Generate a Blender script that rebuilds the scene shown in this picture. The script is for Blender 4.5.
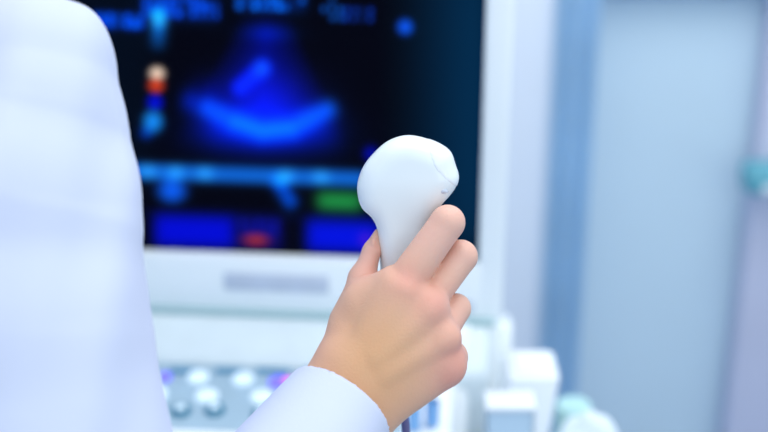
import bpy, bmesh, math, random
import numpy as np
from mathutils import Vector, Matrix

random.seed(4)
for o in list(bpy.data.objects):
    bpy.data.objects.remove(o)
scene = bpy.context.scene
COL = scene.collection
R = math.radians

# ------------------------------------------------------------------ camera
CAM = Vector((0.0, 0.0, 1.5))
PITCH = R(22)
FPX = 1280.0
cd = bpy.data.cameras.new('camera')
cam = bpy.data.objects.new('camera', cd)
COL.objects.link(cam)
cam.location = CAM
cam.rotation_euler = (R(90) - PITCH, 0, 0)
cd.sensor_width = 36
cd.lens = FPX * 36 / 768
cd.clip_start = 0.02
cd.dof.use_dof = True
cd.dof.focus_distance = 0.775
cd.dof.aperture_fstop = (cd.lens / 1000) / 0.0172
scene.camera = cam

# ------------------------------------------------------------------ light
w = bpy.data.worlds.new('world')
scene.world = w
w.use_nodes = True
bg = w.node_tree.nodes['Background']
bg.inputs[0].default_value = (0.72, 0.87, 1.0, 1)
bg.inputs[1].default_value = 0.95


def area(name, loc, target, sx, sy, power, color):
    l = bpy.data.lights.new(name, 'AREA')
    l.shape = 'RECTANGLE'
    l.size, l.size_y, l.energy, l.color = sx, sy, power, color
    o = bpy.data.objects.new(name, l)
    COL.objects.link(o)
    o.location = loc
    o.rotation_euler = (Vector(target) - Vector(loc)).to_track_quat('-Z', 'Y').to_euler()
    return o


area('ceiling_panel_light', (0.2, 0.9, 2.75), (0.1, 0.9, 0), 1.8, 1.8, 18, (1.0, 0.98, 0.97))
area('front_fill_light', (1.2, -1.1, 2.2), (0.1, 1.2, 1.0), 1.8, 1.6, 10, (0.97, 0.98, 1.0))  # added frontal fill behind the camera, lifts the machine front; not a window
area('back_wall_fill_light', (0.7, 1.45, 2.75), (0.6, 2.3, 1.1), 1.4, .8, 11, (0.96, 0.98, 1.0))  # extra unseen lamp added to brighten the back wall and curtain

scene.view_settings.view_transform = 'Standard'
scene.view_settings.look = 'None'
scene.view_settings.exposure = 0.04
scene.view_settings.gamma = 1.0
scene.view_settings.use_curve_mapping = False

cP, sP = math.cos(PITCH), math.sin(PITCH)


def at(px, py, d):
    """point seen at (px, py) of the photograph, d metres in front of the lens"""
    x = (px - 384) / FPX * d
    u = (216 - py) / FPX * d
    return Vector((x, cP * d + sP * u, CAM.z - sP * d + cP * u))


def at_y(px, py, Y):
    v = at(px, py, 1.0) - CAM
    return CAM + v * (Y / v.y)


def proj(p):
    v = Vector(p) - CAM
    d = cP * v.y - sP * v.z
    u = sP * v.y + cP * v.z
    return 384 + v.x / d * FPX, 216 - u / d * FPX


# ------------------------------------------------------------------ materials
def lin(c):
    return tuple(((v / 255) / 12.92 if v / 255 <= .04045 else ((v / 255 + .055) / 1.055) ** 2.4) for v in c)


def mat(name, rgb, rough=.5, spec=.5, var=0.0, scale=8, bump=0.0, bscale=60, metal=0, sss=0, coat=0):
    m = bpy.data.materials.new(name)
    m.use_nodes = True
    nt = m.node_tree
    b = nt.nodes['Principled BSDF']
    c = lin(rgb)
    b.inputs['Base Color'].default_value = (*c, 1)
    b.inputs['Roughness'].default_value = rough
    b.inputs['Specular IOR Level'].default_value = spec
    b.inputs['Metallic'].default_value = metal
    b.inputs['Coat Weight'].default_value = coat
    if sss:
        b.inputs['Subsurface Weight'].default_value = sss
        b.inputs['Subsurface Radius'].default_value = (1.0, .35, .2)
        b.inputs['Subsurface Scale'].default_value = .006
    tc = nt.nodes.new('ShaderNodeTexCoord')
    if var:
        n = nt.nodes.new('ShaderNodeTexNoise')
        n.inputs['Scale'].default_value = scale
        n.inputs['Detail'].default_value = 3
        nt.links.new(tc.outputs['Object'], n.inputs['Vector'])
        r = nt.nodes.new('ShaderNodeValToRGB')
        r.color_ramp.elements[0].position = .3
        r.color_ramp.elements[1].position = .7
        r.color_ramp.elements[0].color = (*[v * (1 - var) for v in c], 1)
        r.color_ramp.elements[1].color = (*[min(1, v * (1 + var)) for v in c], 1)
        nt.links.new(n.outputs['Fac'], r.inputs['Fac'])
        nt.links.new(r.outputs['Color'], b.inputs['Base Color'])
    if bump:
        n2 = nt.nodes.new('ShaderNodeTexNoise')
        n2.inputs['Scale'].default_value = bscale
        n2.inputs['Detail'].default_value = 4
        nt.links.new(tc.outputs['Object'], n2.inputs['Vector'])
        bp = nt.nodes.new('ShaderNodeBump')
        bp.inputs['Strength'].default_value = bump
        bp.inputs['Distance'].default_value = .002
        nt.links.new(n2.outputs['Fac'], bp.inputs['Height'])
        nt.links.new(bp.outputs['Normal'], b.inputs['Normal'])
    return m


def attr_mat(name, rough, spec, emit=False, sss=0, bump=0, bscale=300):
    m = mat(name, (10, 10, 10), rough, spec, bump=bump, bscale=bscale, sss=sss)
    nt = m.node_tree
    b = nt.nodes['Principled BSDF']
    a = nt.nodes.new('ShaderNodeAttribute')
    a.attribute_name = 'tint'
    if emit:
        b.inputs['Base Color'].default_value = (.002, .002, .003, 1)
        b.inputs['Emission Strength'].default_value = 1.0
        nt.links.new(a.outputs['Color'], b.inputs['Emission Color'])
    else:
        nt.links.new(a.outputs['Color'], b.inputs['Base Color'])
    return m


def glow_mat(name, rgb, strength, base=(200, 215, 225)):
    m = mat(name, base, .4)
    b = m.node_tree.nodes['Principled BSDF']
    b.inputs['Emission Color'].default_value = (*lin(rgb), 1)
    b.inputs['Emission Strength'].default_value = strength
    return m


M = dict(
    white=mat('white_plastic', (246, 250, 252), .35, .4, var=.02, scale=5),
    offwhite=mat('offwhite_plastic', (226, 236, 239), .5, .3, var=.03, scale=30),
    seam=mat('grey_seam', (165, 195, 200), .6),
    plate=mat('grey_nameplate', (198, 206, 222), .5, var=.06, scale=40),
    panel=mat('bluegrey_panel', (168, 194, 210), .4, var=.05, scale=25),
    key=glow_mat('backlit_key', (215, 240, 255), .3, (225, 238, 246)),
    purple=glow_mat('purple_key', (110, 90, 255), .7, (120, 110, 230)),
    magenta=glow_mat('magenta_key', (255, 90, 230), .9, (220, 120, 220)),
    teal=mat('teal_key', (88, 150, 184), .4),
    dteal=mat('dark_teal_ring', (60, 128, 156), .4),
    metal=mat('brushed_metal', (190, 200, 208), .3, metal=.9),
    dark=mat('dark_rubber', (40, 44, 58), .6),
    probe=mat('probe_plastic', (229, 236, 240), .28, .5, var=.01, scale=20),
    lens=mat('probe_lens', (232, 237, 243), .22, .5),
    cable=mat('cable_rubber', (96, 92, 140), .5),
    coat=mat('white_cotton', (201, 207, 229), .85, .2, var=.015, scale=9, bump=.12, bscale=900),
    trousers=mat('navy_cotton', (52, 62, 92), .9, .2, bump=.15, bscale=600),
    shoe=mat('white_leather', (225, 226, 228), .5),
    hair=mat('dark_hair', (38, 28, 24), .45, var=.3, scale=120),
    wall=mat('pale_blue_wall', (207, 226, 238), .75, .3, var=.03, scale=2),
    pillar=mat('white_paint', (236, 240, 250), .7, .3, var=.02, scale=3),
    rail=mat('blue_grey_rail', (150, 176, 208), .5),
    curtain=mat('blue_curtain', (186, 217, 241), .9, .2, var=.05, scale=6),
    lilac=mat('lilac_paint', (212, 211, 230), .8, .2, var=.04, scale=6),
    tealbox=mat('teal_plastic', (98, 170, 186), .45),
    floor=mat('blue_vinyl', (104, 138, 172), .45, var=.05, scale=10),
    mint=mat('mint_plastic', (184, 222, 220), .4),
    bluebin=mat('light_blue_plastic', (196, 220, 238), .4),
    holder=mat('blue_plastic', (120, 172, 224), .4),
    carton=mat('white_card', (240, 244, 248), .7, var=.02),
    cloth=mat('white_terry', (228, 238, 244), .9, bump=.4, bscale=250),
)


# ------------------------------------------------------------------ object helpers
def link(name, me, m, parent=None, smooth=True):
    o = bpy.data.objects.new(name, me)
    COL.objects.link(o)
    if m:
        me.materials.append(m)
    if smooth:
        me.shade_smooth()
    if parent:
        o.parent = parent
    return o


def empty(name, loc=(0, 0, 0), rz=0):
    o = bpy.data.objects.new(name, None)
    COL.objects.link(o)
    o.location = loc
    o.rotation_euler = (0, 0, rz)
    o.empty_display_size = .05
    return o


def tag(o, label=None, cat=None, group=None, kind=None):
    for k, v in (('label', label), ('category', cat), ('group', group), ('kind', kind)):
        if v:
            o[k] = v
    return o


class MB:
    """collects solids into one mesh"""

    def __init__(s):
        s.bm = bmesh.new()

    def box(s, lo, hi, bev=0.0, seg=3, mtx=None):
        t = bmesh.new()
        bmesh.ops.create_cube(t, size=1)
        lo, hi = Vector(lo), Vector(hi)
        for v in t.verts:
            v.co = Vector(((v.co[i] + .5) * (hi[i] - lo[i]) + lo[i]) for i in range(3))
        if bev:
            bmesh.ops.bevel(t, geom=t.edges[:], offset=bev, segments=seg, profile=.5, affect='EDGES')
        s._add(t, mtx)
        return s

    def prism(s, pts, a, b, axis='x', bev=0.0, seg=3, mtx=None):
        """polygon pts in the plane across axis, extruded a..b"""
        t = bmesh.new()
        mk = {'x': lambda p, h: (h, p[0], p[1]), 'y': lambda p, h: (p[0], h, p[1]), 'z': lambda p, h: (p[0], p[1], h)}[axis]
        v0 = [t.verts.new(mk(p, a)) for p in pts]
        v1 = [t.verts.new(mk(p, b)) for p in pts]
        n = len(pts)
        t.faces.new(v0[::-1])
        t.faces.new(v1)
        for i in range(n):
            t.faces.new((v0[i], v0[(i + 1) % n], v1[(i + 1) % n], v1[i]))
        bmesh.ops.recalc_face_normals(t, faces=t.faces[:])
        if bev:
            bmesh.ops.bevel(t, geom=t.edges[:], offset=bev, segments=seg, profile=.5, affect='EDGES')
        s._add(t, mtx)
        return s

    def lathe(s, prof, seg=32, mtx=None):
        t = bmesh.new()
        rings = []
        for r, z in prof:
            if r < 1e-6:
                rings.append([t.verts.new((0, 0, z))])
            else:
                rings.append([t.verts.new((r * math.cos(2 * math.pi * i / seg), r * math.sin(2 * math.pi * i / seg), z)) for i in range(seg)])
        for A, B in zip(rings, rings[1:]):
            for i in range(seg):
                j = (i + 1) % seg
                if len(A) == 1 and len(B) == 1:
                    continue
                if len(A) == 1:
                    t.faces.new((A[0], B[j], B[i]))
                elif len(B) == 1:
                    t.faces.new((A[i], A[j], B[0]))
                else:
                    t.faces.new((A[i], A[j], B[j], B[i]))
        bmesh.ops.recalc_face_normals(t, faces=t.faces[:])
        s._add(t, mtx)
        return s

    def tube(s, pts, r, seg=12):
        t = bmesh.new()
        pts = [Vector(p) for p in pts]
        rs = r if isinstance(r, (list, tuple)) else [r] * len(pts)
        rings = []
        up = Vector((.31, .2, .93))
        for i, p in enumerate(pts):
            d = (pts[min(i + 1, len(pts) - 1)] - pts[max(i - 1, 0)]).normalized()
            a = d.cross(up).normalized()
            b = d.cross(a)
            rings.append([t.verts.new(p + a * rs[i] * math.cos(2 * math.pi * k / seg) + b * rs[i] * math.sin(2 * math.pi * k / seg)) for k in range(seg)])
        for A, B in zip(rings, rings[1:]):
            for i in range(seg):
                t.faces.new((A[i], A[(i + 1) % seg], B[(i + 1) % seg], B[i]))
        t.faces.new(rings[0])
        t.faces.new(rings[-1])
        bmesh.ops.recalc_face_normals(t, faces=t.faces[:])
        s._add(t, None)
        return s

    def _add(s, t, mtx):
        if mtx is not None:
            t.transform(mtx)
        me = bpy.data.meshes.new('t')
        t.to_mesh(me)
        t.free()
        s.bm.from_mesh(me)
        bpy.data.meshes.remove(me)

    def build(s, name, m, parent=None, loc=None, rot=None, smooth=True):
        me = bpy.data.meshes.new(name)
        s.bm.to_mesh(me)
        s.bm.free()
        o = link(name, me, m, parent, smooth)
        if smooth:
            try:
                me.set_sharp_from_angle(angle=R(38))
            except Exception:
                pass
        if loc is not None:
            o.location = loc
        if rot is not None:
            o.rotation_euler = rot
        return o


def catmull(pts, n, closed=False):
    P = [np.array(p, float) for p in pts]
    out = []
    L = len(P)
    for i in range(L if closed else L - 1):
        if closed:
            a, b, c, d = P[i - 1], P[i], P[(i + 1) % L], P[(i + 2) % L]
        else:
            a, b, c, d = P[max(i - 1, 0)], P[i], P[i + 1], P[min(i + 2, L - 1)]
        for k in range(n):
            t = k / n
            out.append(.5 * (2 * b + (c - a) * t + (2 * a - 5 * b + 4 * c - d) * t * t + (3 * b - a - 3 * c + d) * t ** 3))
    if not closed:
        out.append(P[-1])
    return out


# ------------------------------------------------------------------ implicit surfaces
def axis_pts(lo, hi, flo, fhi, fine, coarse):
    a = list(np.linspace(lo, flo, max(2, int(math.ceil((flo - lo) / coarse)) + 1)))[:-1] if flo > lo else []
    b = list(np.linspace(flo, fhi, int(math.ceil((fhi - flo) / fine)) + 1))
    c = list(np.linspace(fhi, hi, max(2, int(math.ceil((hi - fhi) / coarse)) + 1)))[1:] if hi > fhi else []
    return np.array(a + b + c, np.float32)


def smin(a, b, k):
    if k <= 0:
        return np.minimum(a, b)
    h = np.maximum(k - np.abs(a - b), 0) / k
    return np.minimum(a, b) - h * h * k * .25


class Field:
    def __init__(s, xs, ys, zs):
        s.ax = (xs, ys, zs)
        s.F = np.full((len(xs), len(ys), len(zs)), .2, np.float32)

    def _sub(s, lo, hi):
        sl = []
        for a, l, h in zip(s.ax, lo, hi):
            i0 = max(0, int(np.searchsorted(a, l)) - 1)
            i1 = min(len(a), int(np.searchsorted(a, h)) + 1)
            if i1 <= i0:
                return None
            sl.append(slice(i0, i1))
        X = s.ax[0][sl[0]][:, None, None]
        Y = s.ax[1][sl[1]][None, :, None]
        Z = s.ax[2][sl[2]][None, None, :]
        return tuple(sl), X, Y, Z

    def _put(s, sl, d, k, mode):
        if mode == 'add':
            s.F[sl] = smin(s.F[sl], d, k)
        else:
            s.F[sl] = -smin(-s.F[sl], d, k)

    def cap(s, a, b, ra, rb=None, k=.01, mode='add'):
        rb = ra if rb is None else rb
        a, b = np.array(a, np.float32), np.array(b, np.float32)
        m = max(ra, rb) + k + .035
        q = s._sub(np.minimum(a, b) - m, np.maximum(a, b) + m)
        if q is None:
            return
        sl, X, Y, Z = q
        ba = b - a
        L = float(ba @ ba) + 1e-12
        h = np.clip(((X - a[0]) * ba[0] + (Y - a[1]) * ba[1] + (Z - a[2]) * ba[2]) / L, 0, 1)
        d = np.sqrt((X - a[0] - ba[0] * h) ** 2 + (Y - a[1] - ba[1] * h) ** 2 + (Z - a[2] - ba[2] * h) ** 2) - (ra + (rb - ra) * h)
        s._put(sl, d, k, mode)

    def ell(s, c, r, k=.01, rot=None, mode='add'):
        c, r = np.array(c, np.float32), np.array(r, np.float32)
        m = float(r.max()) + k + .035
        q = s._sub(c - m, c + m)
        if q is None:
            return
        sl, X, Y, Z = q
        X, Y, Z = X - c[0], Y - c[1], Z - c[2]
        if rot is not None:
            A = np.array(rot, np.float32)   # rows are the local axes
            X, Y, Z = (A[0, 0] * X + A[0, 1] * Y + A[0, 2] * Z, A[1, 0] * X + A[1, 1] * Y + A[1, 2] * Z, A[2, 0] * X + A[2, 1] * Y + A[2, 2] * Z)
        k0 = np.sqrt((X / r[0]) ** 2 + (Y / r[1]) ** 2 + (Z / r[2]) ** 2)
        k1 = np.sqrt((X / r[0] ** 2) ** 2 + (Y / r[1] ** 2) ** 2 + (Z / r[2] ** 2) ** 2) + 1e-9
        s._put(sl, k0 * (k0 - 1) / k1, k, mode)

    def mesh(s, name):
        F = s.F
        xs, ys, zs = s.ax
        S = F < 0
        c = np.zeros(tuple(n - 1 for n in F.shape), np.int8)
        for i in (0, 1):
            for j in (0, 1):
                for k in (0, 1):
                    c += S[i:F.shape[0] - 1 + i, j:F.shape[1] - 1 + j, k:F.shape[2] - 1 + k]
        mask = (c > 0) & (c < 8)
        I, J, K = np.nonzero(mask)
        idx = np.full(c.shape, -1, np.int32)
        idx[I, J, K] = np.arange(len(I))
        P = np.zeros((len(I), 3))
        W = np.zeros(len(I))
        cor = [(i, j, k) for i in (0, 1) for j in (0, 1) for k in (0, 1)]
        for a in cor:
            for b in cor:
                if sum(b) - sum(a) == 1 and all(y >= x for x, y in zip(a, b)):
                    fa = F[I + a[0], J + a[1], K + a[2]]
                    fb = F[I + b[0], J + b[1], K + b[2]]
                    X = (fa < 0) != (fb < 0)
                    t = np.where(X, fa / np.where(X, fa - fb, 1), 0)
                    pa = np.stack((xs[I + a[0]], ys[J + a[1]], zs[K + a[2]]), 1)
                    pb = np.stack((xs[I + b[0]], ys[J + b[1]], zs[K + b[2]]), 1)
                    P += (pa + (pb - pa) * t[:, None]) * X[:, None]
                    W += X
        P /= W[:, None]
        quads = []

        def emit(i, j, k, cells, flag):
            q = np.stack([idx[i + di, j + dj, k + dk] for di, dj, dk in cells], 1)
            q[~flag] = q[~flag][:, ::-1]
            quads.append(q[(q >= 0).all(1)])
        for ax in range(3):
            A = np.take(S, range(0, F.shape[ax] - 1), ax)
            B = np.take(S, range(1, F.shape[ax]), ax)
            i, j, k = np.nonzero(A != B)
            fl = A[i, j, k]
            oth = [q for q in range(3) if q != ax]
            ok = np.ones(len(i), bool)
            for q in oth:
                v = (i, j, k)[q]
                ok &= (v >= 1) & (v < F.shape[q] - 1)
            i, j, k, fl = i[ok], j[ok], k[ok], fl[ok]
            cells = {0: [(0, -1, -1), (0, 0, -1), (0, 0, 0), (0, -1, 0)],
                     1: [(-1, 0, -1), (-1, 0, 0), (0, 0, 0), (0, 0, -1)],
                     2: [(-1, -1, 0), (0, -1, 0), (0, 0, 0), (-1, 0, 0)]}[ax]
            emit(i, j, k, cells, fl)
        Q = np.concatenate(quads)
        # two light relaxation passes
        e = np.concatenate([Q[:, [0, 1]], Q[:, [1, 2]], Q[:, [2, 3]], Q[:, [3, 0]]])
        for lam in (.5, -.5, .5, -.5, .5):
            acc = np.zeros_like(P)
            n = np.zeros(len(P))
            for col in range(3):
                acc[:, col] = np.bincount(e[:, 0], P[e[:, 1], col], len(P)) + np.bincount(e[:, 1], P[e[:, 0], col], len(P))
            n = np.bincount(e[:, 0], minlength=len(P)) + np.bincount(e[:, 1], minlength=len(P))
            P = P + lam * (acc / np.maximum(n, 1)[:, None] - P)
        me = bpy.data.meshes.new(name)
        me.vertices.add(len(P))
        me.vertices.foreach_set('co', P.astype(np.float32).ravel())
        me.loops.add(len(Q) * 4)
        me.loops.foreach_set('vertex_index', Q.astype(np.int32).ravel())
        me.polygons.add(len(Q))
        me.polygons.foreach_set('loop_start', np.arange(0, len(Q) * 4, 4, dtype=np.int32))
        me.update(calc_edges=True)
        me.validate()
        return me, P


def paint(me, cols):
    a = me.color_attributes.new('tint', 'FLOAT_COLOR', 'POINT')
    a.data.foreach_set('color', np.concatenate([cols, np.ones((len(cols), 1))], 1).astype(np.float32).ravel())


# ================================================================== the room
def struct(o):
    o['kind'] = 'structure'
    return o


WY = 2.35
struct(MB().box((-2.6, -1.2, -.1), (2.4, WY + .1, 0)).build('floor', M['floor']))
struct(MB().box((-2.6, WY, 0), (2.4, WY + .1, 2.8)).build('wall_back', M['wall']))
struct(MB().box((-2.7, -1.2, 0), (-2.6, WY + .1, 2.8)).build('wall_left', M['wall']))
pa, pb = at_y(501, 216, 2.22).x, at_y(546, 216, 2.22).x
struct(MB().box((pa - .25, 2.22, 0), (pb, WY, 2.8), .012).build('pillar', M['pillar']))
rz_ = at_y(600, 2, WY - .05).z
struct(MB().box((at_y(592, 2, WY).x, WY - .05, rz_ + .008), (2.4, WY - .001, rz_ + .10), .012).build('trim_1', M['rail']))


def curtain(name, x0, x1, y, z0, z1, amp, waves, m, label, cat):
    n, h = 90, 24
    bm = bmesh.new()
    g = []
    for j in range(h + 1):
        v = j / h
        row = []
        for i in range(n + 1):
            u = i / n
            a = amp * (1 - .35 * v)
            yy = y + a * math.sin(u * waves * 2 * math.pi + .6 * math.sin(3 * v)) + .3 * a * math.sin(u * waves * 5.1 + 2 * v)
            row.append(bm.verts.new((x0 + (x1 - x0) * u, yy, z0 + (z1 - z0) * v)))
        g.append(row)
    for j in range(h):
        for i in range(n):
            bm.faces.new((g[j][i], g[j][i + 1], g[j + 1][i + 1], g[j + 1][i]))
    bmesh.ops.solidify(bm, geom=bm.faces[:], thickness=.002)
    me = bpy.data.meshes.new(name)
    root = empty(name, (0, 0, 0))
    bm.to_mesh(me)
    bm.free()
    link('drape', me, m, root)
    MB().tube([(x0 - .03, y, z1 + .012), (x1 + .03, y, z1 + .012)], .012).build('curtain_rod', M['metal'], root)
    for x in (x0 + .01, x1 - .01):
        MB().box((x - .008, y, z1), (x + .008, WY, z1 + .024)).build('rod_bracket', M['metal'], root)
    tag(root, label, cat)
    return root


curtain('blue_curtain', at_y(549, 216, 2.2).x, at_y(588, 216, 2.2).x, 2.2, .02, 2.3, .007, 2.0, M['curtain'],
        'narrow deep blue curtain hanging beside the white pillar', 'curtain')
struct(MB().box((at_y(750, 216, 2.29).x, 2.29, 0), (at_y(750, 216, 2.29).x + .5, WY, 2.8), .01).build('trim_2', M['lilac']))

bx = at_y(748, 180, 2.22)
root = empty('wall_dispenser', (bx.x + .05, 2.29, bx.z))
z1 = at_y(756, 170, 2.22).z - bx.z
z0 = at_y(756, 197, 2.22).z - bx.z
MB().box((-.05, -.07, z0), (.10, 0, z1), .014).build('dispenser_body', M['tealbox'], root)
MB().box((-.02, -.074, z0 + .008), (.07, -.069, z0 + .022), .001).build('dispenser_slot', M['white'], root)
tag(root, 'teal dispenser box fixed to the lilac column at the right edge', 'dispenser')

# ================================================================== the ultrasound machine
YAW = R(-5)
S0 = at(307, 256.5, 1.39)                 # middle of the screen's lower edge
mach = empty('ultrasound_machine', (S0.x, S0.y, 0), YAW)
tag(mach, 'white ultrasound machine with a lit blue scan on its monitor and a backlit control panel', 'ultrasound machine')
TILT = R(3)
ZS = S0.z                               # about 0.94
SW, SH = .1855, .31
SL_ = .245                               # the left half is hidden by the arm                     # half width and height of the screen
mb = MB()
BR, BL, BB, BT = .0275, .03, .069, .03
mb.box((-SL_ - BL, -.006, -BB), (-SL_, .03, SH + BT), .005)
mb.box((SW, -.006, -BB), (SW + BR, .03, SH + BT), .005)
mb.box((-SL_ - .01, -.006, -BB), (SW + .01, .03, 0), .005)
mb.box((-SL_ - .01, -.006, SH), (SW + .01, .03, SH + BT), .005)
mb.prism([(.022, -BB), (.09, -BB + .02), (.11, .06), (.11, SH - .04), (.022, SH + BT)], -SL_ - BL + .004, SW + BR - .004, 'x', .012)
monitor = mb.build('monitor', M['white'], mach, (0, 0, ZS), (TILT, 0, 0))
bpy.context.view_layer.update()

# the lit screen: a fine sheet whose emission is the scan picture
NX, NZ = 270, 190
m_rot = Matrix.Rotation(YAW, 4, 'Z')
MW = Matrix.Translation((S0.x, S0.y, 0)) @ m_rot @ Matrix.Translation((0, 0, ZS)) @ Matrix.Rotation(TILT, 4, 'X')
gx = np.linspace(-SL_, SW, NX)
gz = np.linspace(0, SH, NZ)
GX, GZ = np.meshgrid(gx, gz)
pts = np.stack((GX.ravel(), np.full(GX.size, .004), GZ.ravel()), 1)
A = np.array(MW)
wp = pts @ A[:3, :3].T + A[:3, 3] - np.array(CAM)
dd = cP * wp[:, 1] - sP * wp[:, 2]
U = 384 + wp[:, 0] / dd * FPX
V = 216 - (sP * wp[:, 1] + cP * wp[:, 2]) / dd * FPX
V = V - (U - 142) * .034                # picture rows run along the screen's lower edge
img = np.zeros((len(U), 3))


def lay(w_, rgb):
    global img
    img = img * (1 - w_[:, None]) + w_[:, None] * np.array(rgb, float)


def glow(w_, rgb):
    global img
    img = img + w_[:, None] * np.array(rgb, float)


def rect(x0, x1, y0, y1, s=3.):
    f = lambda t: 1 / (1 + np.exp(-np.clip(t, -30, 30)))
    return f((U - x0) / s) * f((x1 - U) / s) * f((V - y0) / s) * f((y1 - V) / s)


def blob(x, y, rx, ry=None, p=2.):
    ry = ry or rx
    return np.exp(-(((U - x) / rx) ** 2 + ((V - y) / ry) ** 2) ** (p / 2))


def seg(x0, y0, x1, y1, wd):
    dx, dy = x1 - x0, y1 - y0
    t = np.clip(((U - x0) * dx + (V - y0) * dy) / (dx * dx + dy * dy), 0, 1)
    return np.exp(-((U - x0 - dx * t) ** 2 + (V - y0 - dy * t) ** 2) / wd ** 2)


lay(np.ones(len(U)), (0, 1, 12))
lay(rect(388, 500, -60, 245, 14) * np.clip((U - 375) / 100, 0, 1), (0, 48, 84))
lay(rect(-60, 150, -40, 160, 6) * .8, (0, 9, 26))
# scan picture
cone = np.clip(1 - np.abs(U - 266 + .04 * (V - 20)) / (28 + .50 * np.clip(V - 20, 0, 200)), 0, 1) ** .7 * rect(150, 380, 22, 138, 7)
glow(cone, (0, 6, 112))
glow(blob(268, 92, 46, 28), (6, 12, 90))
glow(blob(262, 130, 66, 24), (0, 14, 95))
glow(blob(268, 28, 26, 9), (0, 18, 80))
glow(blob(205, 92, 16, 18), (0, 4, 60))
arc = np.zeros(len(U))
for x0, y0, x1, y1, a in ((208, 106, 234, 118, .75), (234, 118, 262, 127, 1.0), (262, 127, 292, 123, 1.0), (292, 123, 328, 103, .85)):
    arc = np.maximum(arc, seg(x0, y0, x1, y1, 10) * a)
glow(arc, (6, 84, 190))
glow(seg(222, 122, 320, 120, 22) * .6, (0, 20, 110))
glow(blob(190, 100, 10, 12), (0, 20, 110))
glow(seg(240, 84, 262, 64, 7), (6, 30, 225))
glow(blob(262, 64, 9), (6, 45, 60))
# writing along the top, all out of focus
rng = np.random.RandomState(3)


def text(x0, x1, y0, y1, rgb, step=7):
    x = x0
    while x < x1:
        for r_ in np.arange(y0, y1, 8.):
            if rng.rand() < .8:
                wdt = rng.uniform(3, step)
                lay(rect(x, x + wdt, r_, r_ + 6, .8) * rng.uniform(.6, 1), rgb)
        x += step + 1


text(92, 144, 14, 26, (0, 70, 215))
text(143, 218, -6, 15, (4, 70, 225))
text(236, 306, -8, 7, (4, 110, 255))
text(322, 341, -8, 12, (10, 110, 255))
text(344, 375, 0, 14, (6, 70, 235))
glow((rect(95, 117, 15, 29, 2) + rect(124, 142, 15, 29, 2)) * .8, (0, 60, 200))
glow(rect(143, 218, -8, 18, 3) * .5, (0, 60, 190))
glow(rect(236, 306, -8, 6, 3) * .4, (0, 80, 230))
glow(blob(405, 18, 8, 8, 3), (10, 75, 215))
# colour scale bar
glow(seg(159, 14, 158, 44, 8) * np.clip((60 - V) / 40, 0, 1), (10, 120, 230))
glow(blob(159, 20, 7), (30, 60, 40))
lay(blob(157, 73, 8, 7, 3), (255, 225, 200))
lay(blob(156, 85, 8, 7, 3) * .95, (235, 70, 35))
lay(blob(155, 102, 8, 8, 3) * .9, (0, 10, 245))
lay(blob(153, 121, 10, 11, 3) * .95, (20, 145, 255))
glow(blob(146, 133, 6), (0, 40, 130))
glow(blob(371, 146, 7), (0, 6, 170))
# trace line and bars
lay(rect(70, 366, 164, 179, 2), (12, 104, 220))
for x in (148, 176, 205, 286, 321):
    glow(blob(x, 171, 9, 7), (25, 55, 50))
glow(blob(172, 190, 15, 12, 3), (8, 90, 225))
glow(seg(280, 180, 290, 196, 8), (0, 70, 190))
lay(rect(317, 362, 186, 203, 3) * .9, (34, 170, 78))
lay(rect(154, 236, 214, 246, 3), (0, 8, 215))
lay(rect(236, 282, 214, 246, 3), (6, 6, 110))
lay(rect(306, 380, 214, 246, 3), (0, 16, 225))
text(240, 280, 216, 226, (10, 20, 170))
lay(blob(256, 236, 14, 6, 3) * .8, (190, 50, 50))
lay(blob(366, 232, 7, 7) * .5, (130, 30, 200))
glow(rect(141, 380, 210, 214, 2) * .3, (0, 20, 130))
img = np.clip(img, 0, 255) / 255
img = np.where(img <= .04045, img / 12.92, ((img + .055) / 1.055) ** 2.4)
me = bpy.data.meshes.new('screen')
faces = [(j * NX + i, j * NX + i + 1, (j + 1) * NX + i + 1, (j + 1) * NX + i) for j in range(NZ - 1) for i in range(NX - 1)]
me.from_pydata(pts.tolist(), [], faces)
paint(me, img)
M['screen'] = attr_mat('lit_screen', .5, .01, emit=True)
scr = link('screen', me, M['screen'], monitor)
scr['label'] = 'dark screen with a blue ultrasound scan'
npl = MB()
npl.box((-.092, -.0085, -.041), (.024, -.004, -.019), .002)
npl.build('nameplate', M['plate'], monitor)
MB().lathe([(0, .004), (.006, .004), (.007, 0), (.007, -.004)], 20, Matrix.Translation((SW - .01, -.007, -.05)) @ Matrix.Rotation(R(90), 4, 'X')).build('power_button', M['plate'], monitor)

# console
ZB = ZS - .069
mc = MB()
mc.prism([(-.014, ZB - .001), (-.055, ZB - .038), (-.055, .69), (.25, .69), (.25, ZB - .01), (.12, ZB + .004)], -.31, .20, 'x', .010)
mc.build('console', M['offwhite'], mach)
MB().box((-.275, -.012, ZB - .001), (.206, .10, ZB + .004), .002).build('seam_strip', M['seam'], mach)
mk = MB()
KZ = ZB - .040


def kz(y):                              # height of the control surface at depth y
    return KZ + (y + .055) * .10


mk.prism([(-.055, kz(-.055)), (-.055, .64), (-.16, .68), (-.235, kz(-.195) - .03), (-.235, kz(-.185) + .006), (-.20, kz(-.185) + .007), (-.188, kz(-.188))],
         -.33, .165, 'x', .006)
mk.build('console_desk', M['white'], mach)
MB().prism([(-.0555, kz(-.0555) + .002), (-.168, kz(-.168) + .002), (-.168, kz(-.168) - .006), (-.0555, kz(-.0555) - .006)], -.30, .115, 'x', .0015).build('control_panel', M['panel'], mach)
# white upright flank right of the controls
mf = MB()
mf.prism([(-.10, .70), (-.105, .715), (-.03, ZB - .004), (-.02, ZB + .002), (.02, ZB + .004), (.12, ZB - .006), (.12, .70)], .118, .180, 'x', .008)
mf.prism([(-.04, .70), (.022, ZB - .022), (.03, ZB - .016), (.12, ZB - .05), (.12, .70)], .17, .226, 'x', .006)
mf.build('side_flank', M['white'], mach)

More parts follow.
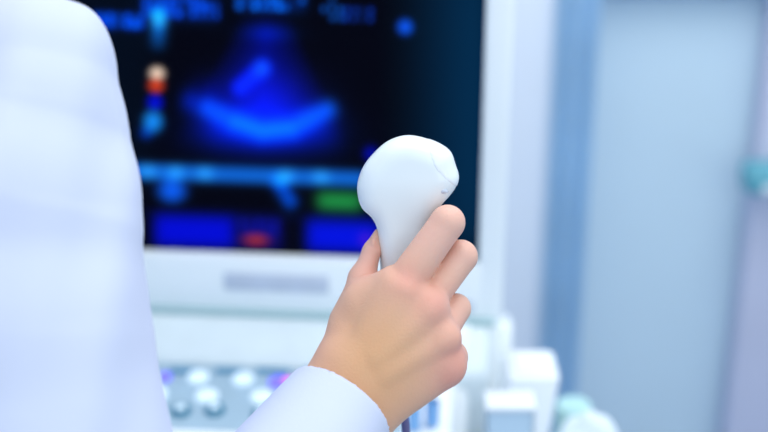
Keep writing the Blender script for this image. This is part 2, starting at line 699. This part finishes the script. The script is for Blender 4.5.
inv = (Matrix.Translation((S0.x, S0.y, 0)) @ m_rot).inverted()


def on_panel(px, py):
    """where the line of sight meets the control surface, in the machine's frame"""
    o_ = inv @ CAM
    d_ = (inv.to_3x3() @ (at(px, py, 1) - CAM))
    lo_, hi_ = 0., 3.
    for _ in range(50):
        t = (lo_ + hi_) / 2
        p = o_ + d_ * t
        if p.z > kz(p.y) + .002:
            lo_ = t
        else:
            hi_ = t
    return o_ + d_ * lo_


KR = Matrix.Rotation(math.atan(.10), 4, 'X')


def button(name, p, r, h, m, cap=None):
    b = MB().lathe([(r, 0), (r, h * .6), (r * .85, h), (0, h * 1.05)], 24)
    o = b.build(name, m, mach)
    o.matrix_local = Matrix.Translation(p) @ KR
    if cap:
        c = MB().lathe([(r * .45, 0), (r * .45, h * .3), (0, h * .35)], 18).build('knob_cap', cap, o, (0, 0, h))
    return o


for px, py, m in ((153, 378, 'key'), (198, 378, 'key'), (243, 380, 'key'), (288, 383, 'magenta'), (333, 385, 'key'), (165, 378, 'purple'), (378, 387, 'key')):
    if px == 153:
        continue
    button('push_button', on_panel(px, py), {'purple': .007, 'magenta': .006}.get(m, .0115), .004, M[m])
button('push_button', on_panel(279, 383), .011, .0035, M['purple'])
for px, py in ((156, 395), (207, 397), (262, 398), (315, 401), (366, 403)):
    button('push_button', on_panel(px, py), .012, .004, M['key'])
for px, py in ((181, 412), (215, 411), (262, 415), (306, 417)):
    button('knob', on_panel(px, py), .0105, .005, M['dteal'], M['key'])
for a, b in ((170, 197), (216, 241), (257, 290), (305, 330), (350, 375)):
    p0, p1 = on_panel(a, 371), on_panel(b, 371 + (b - a) * .04)
    o = MB().box((0, -.004, 0), ((p1 - p0).length, .004, .003), .001).build('slot_key', M['teal'], mach)
    o.matrix_local = Matrix.Translation(p0) @ KR
# probe cups on the console's right edge
for px, py in ((414, 428), (432, 424)):
    cup = MB().lathe([(0, 0), (.0065, 0), (.0075, .026), (.0065, .027), (.006, .004), (0, .004)], 24).build('probe_holder', M['holder'], mach)
    cup.location = on_panel(px, py)
# lower body and castors
MB().box((-.25, -.05, .16), (.15, .24, .695), .03).build('cabinet', M['white'], mach)
mb_ = MB()
mb_.box((-.28, -.2, .10), (.16, .28, .165), .025)
mb_.build('base', M['offwhite'], mach)
for sx in (-.24, .12):
    for sy in (-.16, .24):
        cs = MB().lathe([(0, -.014), (.042, -.014), (.05, -.008), (.05, .008), (.042, .014), (0, .014)], 24, Matrix.Rotation(R(90), 4, 'Y')).build('castor', M['dark'], mach, (sx, sy, .05))
        MB().box((-.018, -.02, .03), (.018, .02, .055), .004).build('castor_fork', M['metal'], cs)

# ================================================================== trolley and what stands on it
TZ = .66
tx0, ty0 = .115, 1.04
tr = empty('side_trolley', (tx0 + .17, ty0 + .17, 0))
tag(tr, 'white side trolley beside the ultrasound machine carrying a tray, carton and jar', 'trolley')
MB().box((-.17, -.17, TZ - .022), (-.005, .125, TZ), .006).build('tray_top', M['white'], tr)
MB().box((-.17, -.17, .2), (-.005, .125, .215), .006).build('shelf', M['white'], tr)
for sx in (-.155, -.02):
    for sy in (-.155, .11):
        MB().tube([(sx, sy, .0), (sx, sy, TZ - .02)], .011).build('leg', M['metal'], tr)

p = at_y(508, 404, 1.30)


def world_box(px0, px1, py_top, Y0, Y1, base, name, m, bev, lean=0):
    xa, xb = at_y(px0, py_top, Y0).x, at_y(px1, py_top, Y0).x
    zt = at_y((px0 + px1) / 2, py_top, Y0).z
    return xa, xb, zt


# light blue tray at the front
xa, xb, zt = world_box(487, 535, 408, 1.105, 1.18, TZ, '', None, 0)
t = empty('storage_tray', ((xa + xb) / 2, 1.12, TZ))
hw = (xb - xa) / 2
h = zt - TZ
mt = MB()
mt.box((-hw, -.015, 0), (hw, .015, .006), .002)
mt.box((-hw, -.015, 0), (hw, -.012, h), .0012)
mt.box((-hw, .012, 0), (hw, .015, h), .0012)
mt.box((-hw, -.015, 0), (-hw + .003, .015, h), .0012)
mt.box((hw - .003, -.015, 0), (hw, .015, h), .0012)
mt.build('tray_body', M['bluebin'], t)
MB().box((-hw - .001, -.018, h - .003), (hw + .001, .016, h + .002), .001).build('lid', M['carton'], t)
tag(t, 'narrow light blue storage tray on the trolley in front of the white carton', 'tray')
# white carton leaning behind it
xa, xb, zt = world_box(503, 554, 377, 1.17, 1.44, TZ, '', None, 0)
h = zt - TZ
hw = (xb - xa) / 2
t = empty('paper_carton', ((xa + xb) / 2 - .023, 1.166, TZ))
mt = MB()
sh = Matrix.Identity(4)
sh[0][2] = .16
sh[1][2] = .18
mt.box((-hw, -.03, 0), (hw, .03, h), .004, mtx=sh)
mt.build('carton_body', M['carton'], t)
MB().box((-hw + .006, -.022, h - .001), (hw - .006, .022, h + .004), .002, mtx=sh).build('carton_flap', M['carton'], t)
tag(t, 'tall white carton tilting on the trolley behind the light blue tray', 'carton')
# mint jar
p0, p1 = at_y(556, 404, 1.29), at_y(592, 404, 1.29)
rj = (p1.x - p0.x) / 2
hj = p0.z - TZ
t = empty('mint_jar', ((p0.x + p1.x) / 2, 1.29, TZ))
MB().lathe([(0, 0), (rj * .9, 0), (rj * .95, .005), (rj * .95, hj - .02), (rj * .8, hj - .016)], 32).build('jar_body', M['mint'], t)
MB().lathe([(rj, hj - .018), (rj, hj - .003), (rj * .92, hj), (0, hj)], 32).build('lid', M['mint'], t)
tag(t, 'small mint green lidded jar standing right of the white carton', 'jar')
# folded towel
p0, p1 = at_y(550, 432, 1.19), at_y(624, 432, 1.19)
cx, hx = (p0.x + p1.x) / 2, (p1.x - p0.x) / 2
zt = at_y(585, 416, 1.19).z
f = Field(np.arange(cx - hx - .05, cx + hx + .05, .004), np.arange(1.11, 1.26, .004), np.arange(TZ - .01, zt + .03, .004))
f.ell((cx + .003, 1.190, TZ + .01), (hx * 1.15, .05, zt - TZ - .01), .004)
tX, tY, tZ = f.ax[0][:, None, None], f.ax[1][None, :, None], f.ax[2][None, None, :]
f.F = f.F + .004 * np.sin(110 * tX + 60 * tZ + 2 * np.sin(70 * tY)) + .003 * np.sin(150 * tY - 90 * tZ + 50 * tX)
f.F = np.maximum(f.F, (TZ + .001 - f.ax[2])[None, None, :])
me, _ = f.mesh('towel')
t = link('towel', me, M['cloth'])
tag(t, 'crumpled white towel at the front of the trolley below the mint jar', 'towel')

# ================================================================== the transducer
SPX = .77 / FPX                          # metres per photograph pixel at the hand
PT = R(11)
PC = at(402, 230, .798)
vx = Vector((1, 0, 0))
cu = Vector((0, sP, cP))                 # camera up
cf = Vector((0, cP, -sP))                # viewing direction
vy = (cu * math.cos(PT) - cf * math.sin(PT)).normalized()
vz = vx.cross(vy)                        # towards the camera
PM = Matrix((vx, vy, vz)).transposed().to_4x4()
PM.translation = PC
PMi = PM.inverted()


def on_probe(px, py):
    o_, d_ = PMi @ CAM, PMi.to_3x3() @ (at(px, py, 1) - CAM)
    q = o_ - d_ * (o_.z / d_.z)
    return (q.x, q.y)


outline = [(380, 262), (378.5, 243), (377, 228), (371.5, 217), (362.5, 208.5), (358, 197), (357.5, 183), (363, 167), (373, 154), (385, 143), (398, 137), (411, 135.5),
           (426, 138.5), (440, 144), (450.5, 152), (455, 164), (458.5, 176), (456, 186), (449, 196), (441, 205), (436, 216), (431, 233), (427, 252),
           (423, 290), (419, 330), (412, 372), (404, 390), (396, 390), (390, 372), (385, 330), (381, 290)]
poly = np.array(catmull([on_probe(*q) for q in outline], 5, True))
sx_ = np.arange(poly[:, 0].min() - .006, poly[:, 0].max() + .006, .0009, np.float32)
sy_ = np.arange(poly[:, 1].min() - .006, poly[:, 1].max() + .006, .0009, np.float32)
sz_ = np.arange(-.018, .018, .0009, np.float32)
GXX, GYY = np.meshgrid(sx_, sy_, indexing='ij')
D2 = np.full(GXX.shape, 1e9)
ins = np.zeros(GXX.shape, bool)
for a, b in zip(poly, np.roll(poly, -1, 0)):
    e = b - a
    t_ = np.clip(((GXX - a[0]) * e[0] + (GYY - a[1]) * e[1]) / (e @ e + 1e-15), 0, 1)
    D2 = np.minimum(D2, (GXX - a[0] - e[0] * t_) ** 2 + (GYY - a[1] - e[1] * t_) ** 2)
    cr = ((a[1] > GYY) != (b[1] > GYY)) & (GXX < (b[0] - a[0]) * (GYY - a[1]) / (b[1] - a[1] + 1e-15) + a[0])
    ins ^= cr
sd = np.sqrt(D2) * np.where(ins, -1, 1)
head = np.clip((GYY - on_probe(400, 225)[1]) / .03, 0, 1)
head = head * head * (3 - 2 * head)
RR = .0115 + .0035 * head
TT = .0115 + .003 * head
q = np.maximum(1 + sd / RR, 0)[:, :, None]
body_f = ((q ** 2.3 + (np.abs(sz_)[None, None, :] / TT[:, :, None]) ** 2.3) ** (1 / 2.3) - 1).astype(np.float32)
probe = empty('ultrasound_probe', PC)
probe.matrix_world = PM
tag(probe, 'white handheld ultrasound transducer gripped upright in the raised hand', 'ultrasound probe')
f = Field(sx_, sy_, sz_)
f.F = body_f
me, _ = f.mesh('housing')
link('housing', me, M['probe'], probe)
# lens facet on the upper right of the head
f = Field(sx_, sy_, sz_)


def side(p0, p1):
    a, b = np.array(on_probe(*p0)), np.array(on_probe(*p1))
    n = np.array([-(b - a)[1], (b - a)[0]])
    n /= np.linalg.norm(n)
    return (GXX - a[0]) * n[0] + (GYY - a[1]) * n[1]


l1 = side((425, 130), (430, 164))        # negative on one side
l2 = side((430, 164), (462, 193))
c_in = np.array(on_probe(446, 160))
ci = (np.abs(sx_ - c_in[0]).argmin(), np.abs(sy_ - c_in[1]).argmin())
l1 = l1 * (-np.sign(l1[ci]))
l2 = l2 * (-np.sign(l2[ci]))
f.F = (-smin(-(body_f - .018), -(-smin(-l1, -l2, .006))[:, :, None] / .012, .12)).astype(np.float32)
me, _ = f.mesh('lens')
lo_ = link('lens', me, M['lens'], probe)
me.set_sharp_from_angle(angle=R(40))
lo_['label'] = 'smooth white scanning lens'
mp = on_probe(442, 188)
nm = MB().lathe([(0, -.004), (.0012, -.002), (.0015, 0), (.0012, .002), (0, .004)], 12, Matrix.Rotation(R(70), 4, 'Y')).build('orientation_mark', M['plate'], probe, (mp[0], mp[1], .0118))
# cable
c0 = at(400, 388, .838)
path = [at(399, 378, .836), c0, at(404, 412, .842), at(406, 432, .845), at(407, 470, .85), at(408, 540, .88), at(414, 640, .96), at(425, 660, 1.03), inv.inverted() @ Vector((.10, -.30, .72)), inv.inverted() @ Vector((.10, -.225, .765))]
path = [PMi @ Vector(tuple(v)) for v in catmull([tuple(v) for v in path], 8)]
MB().tube(path, [.0042 if i < 10 else .0028 for i in range(len(path))], 12).build('cable', M['cable'], probe)

# ================================================================== the person
prs = empty('person')


def H(px, py, z=0.0):                    # z in pixels towards the camera from the hand's depth
    return at(px, py, .77 - z * SPX)


hb = [H(x, y, z) for x in (295, 490) for y in (195, 442) for z in (-105, 45)]
mn = [min(v[i] for v in hb) for i in range(3)]
mx = [max(v[i] for v in hb) for i in range(3)]
SHO = at(22, 92, .68)                    # right shoulder joint
TX, TY = SHO.x - .165, SHO.y + .02       # torso axis
ELB = at(112, 690, .665)
WR = at(341, 404, .772)
SHI = SHO + Vector((-.03, 0, -.02))
LSH = Vector((TX - .165, TY, SHO.z))
LEL = Vector((TX - .24, TY - .04, SHO.z - .28))
LHA = Vector((TX - .15, TY + .13, SHO.z - .44))

f = Field(axis_pts(TX - .36, mx[0] + .02, mn[0], mx[0], .0011, .011),
          axis_pts(TY - .22, max(mx[1], TY + .30) + .02, mn[1], mx[1], .0011, .011),
          axis_pts(-.02, SHO.z + .40, mn[2], mx[2], .0011, .011))
# --- trunk, head, legs
ctr = lambda dx, dy, z: Vector((TX + dx, TY + dy, z))
sz = SHO.z
f.ell(ctr(0, 0, sz - .17), (.135, .095, .22), .03)
f.ell(ctr(0, 0, sz - .40), (.145, .10, .15), .05)
f.cap(SHI, LSH, .038, k=.03)
f.cap(ctr(0, -.005, sz), ctr(0, .015, sz + .12), .055, .05, .03)
f.ell(ctr(0, .035, sz + .225), (.073, .094, .115), .02)
f.ell(ctr(0, .07, sz + .175), (.05, .05, .06), .02)
f.cap(ctr(0, .125, sz + .235), ctr(0, .147, sz + .20), .008, .012, .012)     # nose
for s_ in (-1, 1):
    f.ell(ctr(.075 * s_, .03, sz + .22), (.008, .018, .03), .006)            # ears
    f.ell(ctr(.031 * s_, .117, sz + .235), (.012, .01, .008), .008, mode='cut')
    f.ell(ctr(.031 * s_, .110, sz + .235), (.012, .011, .010), .003)
    hip, kn, an = ctr(.085 * s_, 0, sz - .50), ctr(.09 * s_, .015, .46), ctr(.09 * s_, -.01, .08)
    f.cap(hip, kn, .078, .055, .03)
    f.cap(kn, an, .052, .036, .02)
    f.cap(an + Vector((0, -.02, -.03)), an + Vector((.01 * s_, .14, -.045)), .034, .028, .02)
f.cap(ctr(-.02, .122, sz + .165), ctr(.02, .122, sz + .165), .007, k=.006)   # lips
# --- arms
f.cap(SHI, ELB, .036, .034, .02)
f.cap(LSH, LEL, .045, .037, .03)
f.cap(LEL, LHA, .037, .026, .02)
f.ell(LHA + Vector((.02, .02, -.03)), (.035, .03, .05), .02)
f.cap(ELB, WR, .037, .022, .02)


def C(a, b, ra, rb, k=8):
    f.cap(H(*a), H(*b), ra * SPX, rb * SPX, k * SPX)


# --- right hand, back turned to the camera
C((327, 398, -4), (366, 420, -8), 25, 23, 14)          # wrist
C((327, 398, -4), (345, 368, -3), 27, 28, 14)
C((347, 384, 0), (399, 292, 4), 27, 23, 18)            # metacarpals
C((354, 390, 3), (428, 306, 3), 27, 22, 18)
C((364, 400, 0), (440, 338, -4), 26, 21, 18)
C((374, 412, -8), (443, 366, -14), 24, 22, 18)
C((335, 376, -12), (351, 324, -20), 26, 19.5, 16)        # thumb metacarpal
C((351, 324, -20), (367, 296, -20), 19.5, 18, 14)
C((364, 302, -14), (396, 286, -4), 20, 19, 16)         # web to the index base
C((353, 320, -24), (362, 279, -38), 19, 14.5, 8)      # thumb proximal
C((363, 278, -38), (372, 250, -44), 13.5, 9, 6)        # thumb distal
C((372, 250, -44), (377, 232.5, -46), 9, 3.6, 5)
C((404, 283, 4), (447.5, 222.5, 4), 19, 17.3, 2)     # index
C((447.5, 222.5, 4), (443, 219, -60), 17, 13.0, 3)
C((443, 219, -60), (415, 226, -86), 13.5, 11, 3)
C((424, 305, -6), (461, 256.5, -19), 18, 16.8, 2)      # middle
C((461, 256.5, -19), (452, 252, -68), 16.5, 14, 2.5)
C((452, 252, -68), (412, 258, -92), 14, 11, 2.5)
C((438, 335, -8), (456, 308.5, -27), 18, 15.2, 3)      # ring
C((456, 308.5, -27), (446, 304, -78), 15, 13, 2.5)
C((446, 304, -78), (408, 302, -98), 13, 10.5, 2.5)
C((445, 364, -12), (451, 357, -32), 21, 17.5, 8)       # little
C((451, 357, -32), (440, 346, -82), 16, 12, 3)
C((440, 346, -82), (410, 340, -108), 12, 9.5, 3)
# knuckles and the faint tendons behind them
for c_, r_ in (((408, 286, 12), 11), ((430, 308, 11), 12), ((446, 337, 6), 13)):
    f.ell(H(*c_), [r_ * SPX] * 3, 9 * SPX)
for a, b in (((376, 352, 20), (404, 292, 18)), ((378, 360, 22), (426, 314, 18)), ((384, 374, 20), (438, 344, 12))):
    C(a, b, 4, 4, 14)
# nail of the thumb
f.ell(H(373.5, 243, -40), (3 * SPX, 7 * SPX, 7 * SPX), 2 * SPX)
me, P = f.mesh('body')
# colour of the skin: rosy knuckles and finger ends on a warm yellowish back of the hand
base = np.array(lin((223, 174, 150)))
cols = np.repeat(base[None], len(P), 0)


def dab(c, r, rgb, a):
    global cols
    dd2 = ((P - np.array(c)) ** 2).sum(1)
    w_ = a * np.exp(-dd2 / (r * SPX) ** 2)
    cols = cols * (1 - w_[:, None]) + w_[:, None] * np.array(lin(rgb))


dab(H(375, 350, 22), 52, (218, 166, 119), .8)
dab(H(360, 395, 20), 45, (212, 158, 112), .7)
for c_, r_ in (((438, 303, 18), 22), ((408, 281, 18), 18), ((455, 350, 0), 26), ((452, 375, 0), 22)):
    dab(H(*c_), r_, (222, 152, 138), .75)
for c_ in ((455, 215, 6), (436, 240, 14), (470, 252, 4), (464, 306, 0)):
    dab(H(*c_), 28, (226, 178, 164), .7)
dab(H(368, 255, -30), 26, (224, 172, 158), .8)
dab(H(372, 282, -20), 20, (228, 160, 142), .6)
dab(H(320, 350, -10), 26, (226, 168, 140), .6)
paint(me, cols)
M['skin'] = attr_mat('skin', .48, .4, sss=.12, bump=.13, bscale=650)
body = link('body', me, M['skin'], prs)
tag(prs, 'person in white lab coat seen from behind, right hand raising a transducer', 'person')

# --- hair
f = Field(*[np.arange(a, b, .006, np.float32) for a, b in ((TX - .13, TX + .13), (TY - .13, TY + .17), (sz + .08, sz + .40))])
f.ell(ctr(0, .022, sz + .245), (.084, .098, .115), .01)
f.ell(ctr(0, -.05, sz + .20), (.06, .045, .09), .03)
f.ell(ctr(0, .125, sz + .18), (.07, .07, .10), .01, mode='cut')
f.ell(ctr(0, -.085, sz + .22), (.04, .035, .04), .015)
me, _ = f.mesh('hair')
link('hair', me, M['hair'], prs)

# --- lab coat
vis_lo, vis_hi = -.26, .005
f = Field(axis_pts(TX - .40, vis_hi + .02, vis_lo, vis_hi, .0018, .012),
          axis_pts(TY - .26, TY + .26, SHO.y - .13, TY + .2, .0018, .012),
          axis_pts(.46, sz + .13, .96, sz + .06, .0018, .012))
f.ell(ctr(0, 0, sz - .16), (.175, .125, .25), .03)
f.cap(ctr(0, 0, sz - .30), ctr(0, 0, .42), .14, .19, .06)
f.cap(SHO + Vector((-.055, 0, 0)), LSH + Vector((.03, 0, -.005)), .056, k=.02)
f.cap(SHO + Vector((-.07, 0, .005)), ctr(0, 0, sz + .03), .05, .06, .03)
f.cap(LSH + Vector((.07, 0, .005)), ctr(0, 0, sz + .03), .05, .06, .03)
f.cap(ctr(0, -.005, sz), ctr(0, .004, sz + .062), .082, .076, .03)
f.cap(LSH, LEL, .066, .062, .03)
f.cap(LEL, LHA + Vector((.02, .02, -.03)), .062, .068, .03)
f.ell(ctr(0, 0, sz - .46), (.185, .135, .14), .04)


def SL(a, b, ra, rb, k=14):
    (ax_, ay_, ad), (bx_, by_, bd) = a, b
    f.cap(at(ax_, ay_, ad), at(bx_, by_, bd), ra * ad / FPX, rb * bd / FPX, k * .68 / FPX)


SL((36, 74, .68), (30, 120, .675), 82, 94, 10)
SL((30, 120, .675), (12, 205, .67), 94, 123, 10)
SL((10, 70, .68), (4, 120, .68), 84, 108, 10)
SL((12, 205, .67), (6, 330, .665), 123, 140, 20)
SL((6, 330, .665), (54, 640, .66), 140, 162, 20)
SL((40, 640, .66), (112, 690, .665), 150, 120, 30)
ELs = at(144, 684, .668)
wr_dir = (WR - ELs).normalized()
cuff = WR
back = WR - wr_dir * .115
f.cap(ELs, back, .060, .049, .02)
f.cap(back, WR + wr_dir * .03, .049, .0306, .012)
# soft folds running down the sleeve and the back
X, Y, Z = f.ax[0][:, None, None], f.ax[1][None, :, None], f.ax[2][None, None, :]
fold = .0013 * np.sin(80 * X - 24 * Z + 1.6 * np.sin(7 * Z + 1) + 1.0) + .0010 * np.sin(47 * X - 31 * Z + 30 * Y) + .0009 * np.sin(150 * X - 60 * Z + 40 * Y)
awaycuff = np.clip(np.sqrt((X - WR.x) ** 2 + (Y - WR.y) ** 2 + (Z - WR.z) ** 2) / .16 - .25, 0, 1)
f.F = f.F + (fold * awaycuff).astype(np.float32)
# cut the cuff and hollow it
pl = (X - cuff.x) * wr_dir.x + (Y - cuff.y) * wr_dir.y + (Z - cuff.z) * wr_dir.z
near = (X - cuff.x) ** 2 + (Y - cuff.y) ** 2 + (Z - cuff.z) ** 2 < .1 ** 2
f.F = np.where(near, np.maximum(f.F, pl), f.F).astype(np.float32)
f.cap(cuff - wr_dir * .04, cuff + wr_dir * .03, .0300, .0270, .001, mode='cut')
# neck opening, front opening and hem
f.cap(ctr(0, .004, sz + .03), ctr(0, .03, sz + .20), .061, .07, .004, mode='cut')
f.F = np.where((Z > sz + .075 + .15 * (TY - Y)) & ((X - TX) ** 2 + (Y - TY) ** 2 < .11 ** 2), np.maximum(f.F, Z - sz - .075 - .15 * (TY - Y)), f.F).astype(np.float32)
f.F = np.maximum(f.F, (.50 - Z)).astype(np.float32)
me, _ = f.mesh('lab_coat')
coat = link('lab_coat', me, M['coat'], prs)

# --- trousers and shoes
f = Field(np.arange(TX - .22, TX + .22, .009, np.float32), np.arange(TY - .2, TY + .24, .009, np.float32), np.arange(.03, .70, .009, np.float32))
for s_ in (-1, 1):
    f.cap(ctr(.085 * s_, 0, .66), ctr(.09 * s_, .012, .46), .085, .068, .02)
    f.cap(ctr(.09 * s_, .012, .46), ctr(.09 * s_, -.01, .02), .068, .062, .02)
f.F = np.maximum(f.F, np.maximum(.065 - f.ax[2], f.ax[2] - .66)[None, None, :]).astype(np.float32)
me, _ = f.mesh('trousers')
link('trousers', me, M['trousers'], prs)
for s_ in (-1, 1):
    f = Field(np.arange(TX - .2, TX + .2, .006, np.float32), np.arange(TY - .12, TY + .24, .006, np.float32), np.arange(-.02, .13, .006, np.float32))
    a = ctr(.09 * s_, -.03, .05)
    f.cap(a, a + Vector((.01 * s_, .16, -.012)), .046, .04, .02)
    f.F = np.maximum(f.F, (.002 - f.ax[2])[None, None, :]).astype(np.float32)
    me, _ = f.mesh('shoe')
    link('shoe', me, M['shoe'], prs)
